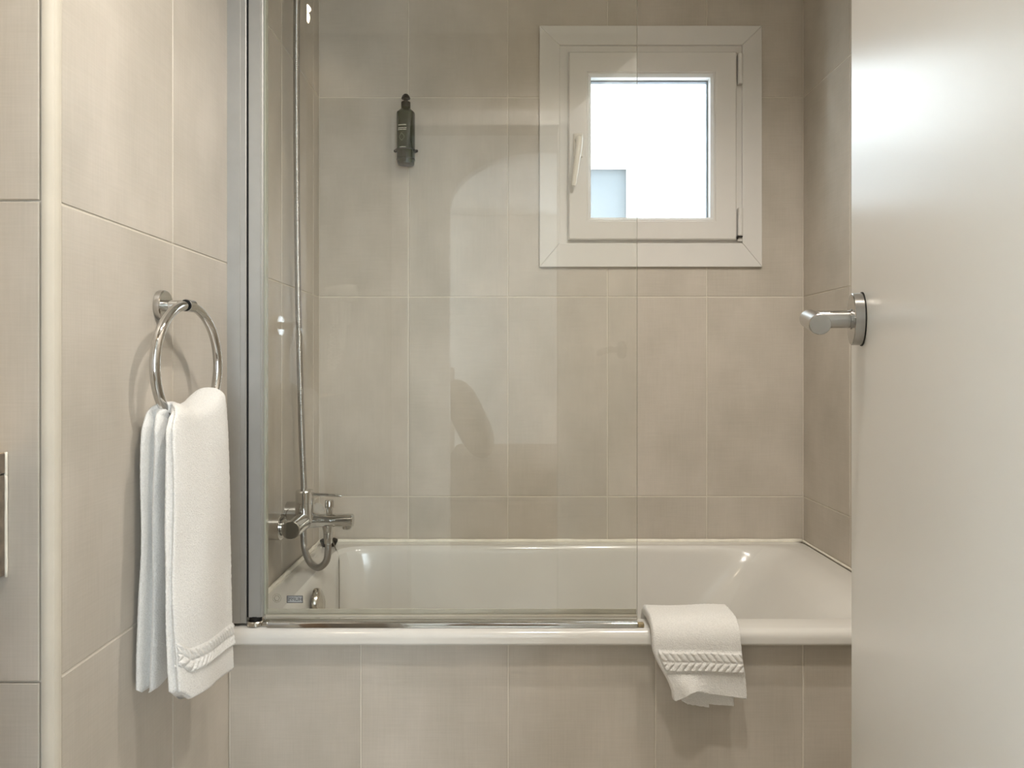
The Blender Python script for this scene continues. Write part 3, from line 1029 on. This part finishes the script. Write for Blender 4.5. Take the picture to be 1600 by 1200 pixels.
# path over the rim (y, z rel), going from inside the bath to the front
rim_rel = -.530
base = [(1.552, -.640), (1.550, -.585), (1.546, -.548), (1.536, -.532), (1.520, -.5290), (1.498, -.5285), (1.478, -.5290), (1.466, -.5325), (1.4600, -.541), (1.4590, -.556), (1.4580, -.60), (1.4570, -.65), (1.4565, -.70)]
bp_ = catmull([(0, y, z) for y, z in base], .002)
cum = [0.0]
for a, b in zip(bp_, bp_[1:]):
    cum.append(cum[-1] + (b - a).length)
def rim_path(d):
    import bisect
    i = max(1, min(len(cum) - 1, bisect.bisect_left(cum, d)))
    t = (d - cum[i - 1]) / max(1e-9, cum[i] - cum[i - 1])
    p = bp_[i - 1].lerp(bp_[i], t)
    a = bp_[max(0, i - 5)]; b = bp_[min(len(bp_) - 1, i + 4)]
    tg = (b - a).normalized()
    nrm = Vector((0, tg.z, -tg.y)) * 1.0
    if nrm.dot(Vector((0, -1, 1))) < 0 and d > cum[-1] * .4: nrm = -nrm
    if d <= cum[-1] * .4 and nrm.dot(Vector((0, 1, 1))) < 0: nrm = -nrm
    return p, nrm
def d_at(zrel):
    for i in range(len(bp_) - 1, 0, -1):
        if bp_[i].z >= zrel:
            return cum[i] + (bp_[i].z - zrel)
    return cum[-1]
def sheet_pt(u, v, nf, nb, endb, hemf, hemb, extra=0.0):
    """u 0..1: front layer right->left, round the fold, back layer left->right. v 0..1 along the path"""
    UF, UB = .47, .55
    zl = -1
    if u < UF:
        a = u / UF; lay = 0.0
    elif u < UB:
        a = 1.0; lay = (u - UF) / (UB - UF)
    else:
        a = 1 - (u - UB) / (1 - UB) * endb; lay = 1.0
    fr = .5 - .5 * math.cos(PI * lay)
    # hem height along the edge: front layer, lifted mouth of the fold, then the longer back layer
    hem = lerp(interp(hemf, a), interp(hemb, a), fr)
    dE = d_at(hem)
    d = v * dE
    p, nm = rim_path(d)
    zz = p.z
    drop = max(0.0, -.530 - zz) if d > cum[-1] * .35 else 0.0
    xl = .290 + .040 * sm(.02, .125, drop)
    xr = .4560 + .011 * sm(0, .12, drop)
    x = lerp(xr, xl, a) - (math.sin(PI * lay) * .006 if 0 < lay < 1 else 0)
    n = lerp(nf, nb, fr)
    curl = .020 * sm(.06, .115, drop) * math.exp(-((a - .78) / .17) ** 2) * (1 - fr)
    n += curl + extra
    ns = noise.noise(Vector((x * 16, d * 14, nf * 60 + fr * 3))) * .0022
    fz = noise.noise(Vector((x * 240, d * 240, fr * 5))) * .0006
    q = p + nm * (n + ns + fz)
    return Vector((x + fz, q.y, Zr(q.z)))
def sheet(nu, nv, *args):
    bm = bmesh.new()
    g = [[bm.verts.new(sheet_pt(i / nu, j / nv, *args)) for j in range(nv + 1)] for i in range(nu + 1)]
    for A, B in zip(g, g[1:]):
        for j in range(nv):
            bm.faces.new((A[j], A[j + 1], B[j + 1], B[j]))
    bmesh.ops.recalc_face_normals(bm, faces=bm.faces)
    fs = list(bm.faces)
    r = bmesh.ops.solidify(bm, geom=fs, thickness=.0052)
    return bm
OUT = (.0275, .0040, .50, [(0, -.6530), (.5, -.6450), (.62, -.6380), (.70, -.6330), (.80, -.6360), (.92, -.6480), (1, -.6560)], [(0, -.679), (.5, -.6785), (.8, -.672), (1, -.6560)])
INN = (.0195, .0115, .84, [(0, -.6480), (.5, -.6440), (.70, -.6360), (.85, -.6380), (1, -.6500)], [(0, -.6730), (.5, -.6680), (1, -.6500)])
obj('outer_fold', sheet(150, 150, *OUT), M['towel'], rt, smooth='all')
obj('inner_fold', sheet(120, 110, *INN), M['towel'], rt, smooth='all')
def rim_band():
    bm = bmesh.new()
    nu, nv = 220, 30
    g = []
    for i in range(nu + 1):
        row = []
        u = lerp(.004, .46, i / nu)
        for j in range(nv + 1):
            t = j / nv
            a = u / .47
            z = lerp(-.5560, -.6010, t) + (.004 * (1 - a))* -1 + .003 * noise.noise(Vector((a * 3, 1, 1)))
            hf = interp(OUT[3], a)
            v = d_at(z) / d_at(hf)
            p = sheet_pt(u, v, *OUT)
            edge = i in (0, nu) or j in (0, nv)
            row.append(bm.verts.new(sheet_pt(u, v, *OUT, .0032 + band_height(p.x, t) if not edge else .001)))
        g.append(row)
    for A, B in zip(g, g[1:]):
        for j in range(nv):
            bm.faces.new((A[j], A[j + 1], B[j + 1], B[j]))
    return bm
obj('woven_band', rim_band(), M['towel'], rt, smooth='all', label='braided woven border band')

# ------------------------------------------------------------------ soap bottle and its wall holder
BX, BY = -.3005, 2.164
bt = root('soap_bottle', (BX, BY, Zr(.594)), 'dark green pump bottle with black cap hanging on back wall', 'bottle')
bm = bmesh.new()
zb0 = Zr(.592)
lathe(bm, (BX, BY, zb0), (0, 0, 1), [(.0225, 0), (.0245, .002), (.0262, .016), (.0266, .026), (.0268, .148), (.0262, .152), (.0135, .164), (.0135, .167)], 48, sq=2.6)
obj('bottle_body', bm, M['bottle'], bt, smooth=True)
bm = bmesh.new()
lathe(bm, (BX, BY, zb0 + .1665), (0, 0, 1), [(.0132, 0), (.0138, .001), (.0138, .0165), (.0125, .018), (.0062, .0182), (.0055, .024), (.0062, .0265), (.0125, .0272), (.0132, .0290), (.0110, .0350), (.0065, .0405), (0, .0425)], 32)
obj('pump_cap', bm, M['black'], bt, smooth=True)
bm = bmesh.new()
lathe(bm, (BX, BY, zb0 - .0008), (0, 0, 1), [(.0215, 0), (.0235, .0008), (.0258, .0130), (.0268, .0135), (.0268, .0160), (.0262, .0165)], 48, sq=2.6)
obj('bottle_base', bm, M['bottle_low'], bt, smooth=True)
def curved_mark(bm, x0, x1, z0, z1, n=6):
    """flat print lying on the curved front of the bottle"""
    prev = None
    for i in range(n + 1):
        x = lerp(x0, x1, i / n)
        rr = .0269
        y = BY - (rr ** 2.6 - min(abs(x), rr * .99) ** 2.6) ** (1 / 2.6) - .00035
        q = [bm.verts.new((BX + x, y, z0)), bm.verts.new((BX + x, y, z1)), bm.verts.new((BX + x, y + .0003, z1)), bm.verts.new((BX + x, y + .0003, z0))]
        if prev:
            for k in range(4):
                bm.faces.new((prev[k], q[k], q[(k + 1) % 4], prev[(k + 1) % 4]))
        prev = q
bm = bmesh.new()
rnd = random.Random(3)
def print_line(z, h, x0, x1):
    """one line of small print, too small to read: a strip with a ragged upper edge"""
    bm = bmesh.new()
    prev = None
    k = 14
    for i in range(k + 1):
        x = lerp(x0, x1, i / k)
        rr = .0269
        y = BY - (rr ** 2.6 - min(abs(x), rr * .99) ** 2.6) ** (1 / 2.6) - .00035
        z1 = z + h * rnd.uniform(.45, 1.0)
        q = [bm.verts.new(p) for p in ((BX + x, y, z), (BX + x, y, z1), (BX + x, y + .0003, z1), (BX + x, y + .0003, z))]
        if prev:
            for m in range(4):
                bm.faces.new((prev[m], q[m], q[(m + 1) % 4], prev[(m + 1) % 4]))
        prev = q
    obj('print_line', bm, M['print'], bt)
print_line(zb0 + .1085, .0024, -.0190, .0045)
print_line(zb0 + .0995, .0017, -.0200, .0055)
print_line(zb0 + .0950, .0017, -.0200, .0050)
print_line(zb0 + .0440, .0018, -.0150, .0035)
bm = bmesh.new()
for sgx in (-1, 1):
    for sgz in (-1, 1):
        for k in range(14):
            t0, t1 = k / 14, (k + 1) / 14
            cxm, czm = -.0085, zb0 + .0745
            x0, x1 = cxm + sgx * .0085 * t0, cxm + sgx * .0085 * t1
            za = czm + sgz * .0115 * (1 - (t0 + t1) / 2)
            curved_mark(bm, min(x0, x1), max(x0, x1), za - .0008, za + .0008, 1)
obj('diamond_print', bm, M['print_dim'], bt)
bh = root('bottle_holder', (BX, YB, Zr(.632)), 'black ring clamp holding the green bottle to the tiled wall', 'holder')
bm = bmesh.new()
pts = []
for k in range(48):
    t = 2 * PI * k / 48
    c, s = math.cos(t), math.sin(t)
    kk = (abs(c) ** 2.6 + abs(s) ** 2.6) ** (-1 / 2.6)
    pts.append((BX + .0290 * c * kk, BY + .0288 * s * kk, Zr(.632)))
tube(bm, pts, .0021, 10, closed=True)
for sx in (-1, 1):
    bmesh.ops.create_icosphere(bm, subdivisions=2, radius=.0048, matrix=Matrix.Translation((BX + sx * .0315, BY + .001, Zr(.632))))
obj('clamp_ring', bm, M['black'], bh, smooth='all')
bm = bmesh.new()
box(bm, BX - .017, BX + .017, YB - .0145, YB, Zr(.600), Zr(.665), .003)
obj('wall_plate', bm, M['black'], bh, smooth=True)

# ------------------------------------------------------------------ door, open into the room on the right
phi = math.radians(16.5)
U = Vector((-math.sin(phi), -math.cos(phi), 0))      # free edge -> hinge
NN = Vector((-math.cos(phi), math.sin(phi), 0))      # face seen from the camera
E = Vector((0.3755, 0.800, 0))
WD = 0.64
door = root('door_1', E + U * WD, kind='structure')
def dpt(s, nrm, z): return E + U * s + NN * nrm + Vector((0, 0, z))
bm = bmesh.new()
box(bm, 0, WD, -.036, 0, .008, 1.995, .0025, 2)
for v in bm.verts:
    v.co = dpt(v.co.x, v.co.y, v.co.z)
obj('door_leaf', bm, M['door'], door)
hz, hs = Zr(.0460), .066
c0 = dpt(hs, 0, hz)
bm = bmesh.new()
lathe(bm, c0, NN, [(.0255, 0), (.0262, .0008), (.0262, .0095), (.0254, .0103), (0, .0103)], 48)
hd = obj('door_handle', bm, M['steel'], door, smooth=True, label='brushed steel lever handle')
bm = bmesh.new()
lathe(bm, c0 - NN * .0002, NN, [(.0272, 0), (.0272, .0012), (.025, .0014)], 40)
obj('rose_gap_dark', bm, M['rubber'], hd, smooth=True)  # black disc stands in for the dark gap behind the rose
bm = bmesh.new()
lathe(bm, c0 + NN * .0100, NN, [(.0102, 0), (.0102, .0012), (.0088, .0016), (.0088, .0375)], 32)
obj('neck', bm, M['steel'], hd, smooth=True)
bm = bmesh.new()
ax = U + Vector((0, 0, -.115))
lathe(bm, c0 + NN * .0475 - ax.normalized() * .018, ax, [(.0088, 0), (.0098, .001), (.0098, .0910), (.0091, .0917)], 40)
obj('grip', bm, M['steel'], hd, smooth=True)
for z in (.25, 1.75):
    bm = bmesh.new()
    p = dpt(WD, -.004, z)
    lathe(bm, p + Vector((.0, -.006, 0)), (0, 0, 1), [(.006, 0), (.007, .001), (.007, .079), (.006, .08)], 20)
    obj('hinge', bm, M['steel'], door, smooth=True)

# ------------------------------------------------------------------ vanity unit on the left, end against the pier
va = root('vanity_unit', (-1.0, .55, 0), 'brown stone vanity unit at left edge against the tiled pier', 'vanity')
vx = -.6245
yb_ = YF - .0045
bm = bmesh.new()
box(bm, -1.315, vx + .0006, .20, yb_, Zr(-.135), Zr(-.1095), .001, 1)
for f in bm.faces:
    if f.normal.z > .9: f.material_index = 1
obj('countertop', bm, [M['counter'], M['counter_lit_top']], va)
bm = bmesh.new()
box(bm, -1.315, vx, .20, yb_, Zr(-.262), Zr(-.1368), .0012, 1)
obj('front_panel', bm, M['counter'], va)
bm = bmesh.new()
box(bm, -1.315, vx - .03, .23, yb_, .05, Zr(-.2625), .002, 1)
obj('cabinet', bm, M['wood'], va)
bm = bmesh.new()
pts = catmull([(vx + .0006, yb_ - .0028, Zr(-.1085)), (vx + .0008, yb_ - .0028, Zr(-.134)), (vx + .0002, yb_ - .0028, Zr(-.138)), (vx + .0008, yb_ - .0028, Zr(-.145)), (vx + .0006, yb_ - .0028, Zr(-.20)), (vx + .0010, yb_ - .0028, Zr(-.264))], .006)
tube(bm, pts, lambda i: .0019 + .0005 * noise.noise(Vector((i * .4, 0, 5))), 8)
obj('sealant', bm, M['sealant'], va, smooth='all')
bm = bmesh.new()
lathe(bm, (-.97, .55, Zr(-.1095)), (0, 0, 1), [(.16, 0), (.20, .02), (.215, .10), (.212, .105), (.20, .10), (.17, .03), (0, .022)], 40)
obj('wash_basin', bm, M['enamel'], va, smooth=True)

# hair dryer on the rear wall, left of the doorway (mirrored faintly in the glass)
hdz = root('hair_dryer', (-.64, .15, 1.22), 'white wall hung hair dryer with a coiled cord beside the doorway', 'hair dryer')
bm = bmesh.new()
box(bm, -.685, -.605, .15, .185, 1.22, 1.34, .012, 3)
obj('wall_holder', bm, M['pvc_handle'], hdz, smooth=True)
bm = bmesh.new()
lathe(bm, (-.695, .225, 1.335), (1, 0, .05), [(.022, 0), (.030, .01), (.034, .05), (.036, .10), (.030, .125), (0, .13)], 28)
pts = catmull([(-.625, .225, 1.32), (-.622, .225, 1.25), (-.628, .225, 1.17), (-.630, .225, 1.13)], .01)
tube(bm, pts, lambda i: .019 - .006 * i / len(pts), 16)
box(bm, -.66, -.63, .18, .21, 1.27, 1.31, .004)
obj('dryer_body', bm, M['pvc_handle'], hdz, smooth=True)
bm = bmesh.new()
pts = []
for k in range(300):
    t = k / 299
    a = t * 2 * PI * 16
    cen = Vector((-.63 - .06 * math.sin(PI * t) * .5 - .03 * t, .215, 1.13 - .10 * math.sin(PI * t) + .10 * t * t))
    pts.append(cen + Vector((math.cos(a) * .010, math.sin(a) * .010, 0)))
tube(bm, pts, .0022, 6)
obj('coiled_cord', bm, M['pvc_handle'], hdz, smooth='all')

# bed in the room behind
bd = root('bed', (.5, -2.0, 0), 'low brown bed in the bedroom behind the bathroom doorway', 'bed')
bm = bmesh.new()
box(bm, -.40, 1.5, -2.6, -1.2, .28, .47, .04, 4)
obj('mattress', bm, M['linen'], bd, smooth=True)
bm = bmesh.new()
box(bm, -.41, 1.5, -2.62, -1.18, .06, .279, .01)
obj('bed_base', bm, M['wood'], bd)
bm = bmesh.new()
box(bm, -.47, -.412, -2.7, -1.12, 0.0, 1.05, .01)
obj('headboard', bm, M['wood'], bd)
pl = root('pillow', (-.24, -1.62, .47), 'brown pillow propped against the headboard of the bed', 'pillow')
bm = bmesh.new()
bmesh.ops.create_uvsphere(bm, u_segments=32, v_segments=20, radius=1.0)
for v in bm.verts:
    x, y, z = v.co
    sg = lambda q, e: math.copysign(abs(q) ** e, q)
    v.co = Vector((x * .10, sg(y, .55) * .30, sg(z, .6) * .26))
bmesh.ops.rotate(bm, verts=bm.verts, cent=(0, 0, 0), matrix=Matrix.Rotation(-.45, 3, 'Y'))
bmesh.ops.translate(bm, verts=bm.verts, vec=(-.24, -1.62, .735))
obj('pillow_cushion', bm, M['linen'], pl, smooth='all')

# ------------------------------------------------------------------ recessed ceiling spotlights
place = ['over the doorway end of the bath', 'over the vanity unit', 'in the middle of the bathroom ceiling']
for i, (lx_, ly_, watt, lcol) in enumerate(LAMPS):
    r = root('recessed_spotlight', (lx_, ly_, CEIL), 'small round recessed ceiling spotlight ' + place[i], 'ceiling light', group='recessed ceiling spotlights')
    bm = bmesh.new()
    lathe(bm, (lx_, ly_, CEIL), (0, 0, -1), [(.044, 0), (.044, .003), (.040, .005), (.032, .003), (.030, .0005)], 32)
    obj('bezel', bm, M['chrome'], r, smooth=True)
    bm = bmesh.new()
    lathe(bm, (lx_, ly_, CEIL - .0008), (0, 0, -1), [(.028, 0), (.028, .0035), (.026, .0040), (0, .0045)], 28)
    obj('lens', bm, M['lens'], r)
    ld = bpy.data.lights.new('spot_bulb', 'SPOT')
    ld.energy = watt
    ld.color = lcol
    ld.shadow_soft_size = .026
    ld.spot_size = math.radians(150)
    ld.spot_blend = .6
    lo_ = bpy.data.objects.new('spot_bulb', ld)
    lo_.location = (lx_, ly_, CEIL - .035)
    C.objects.link(lo_)
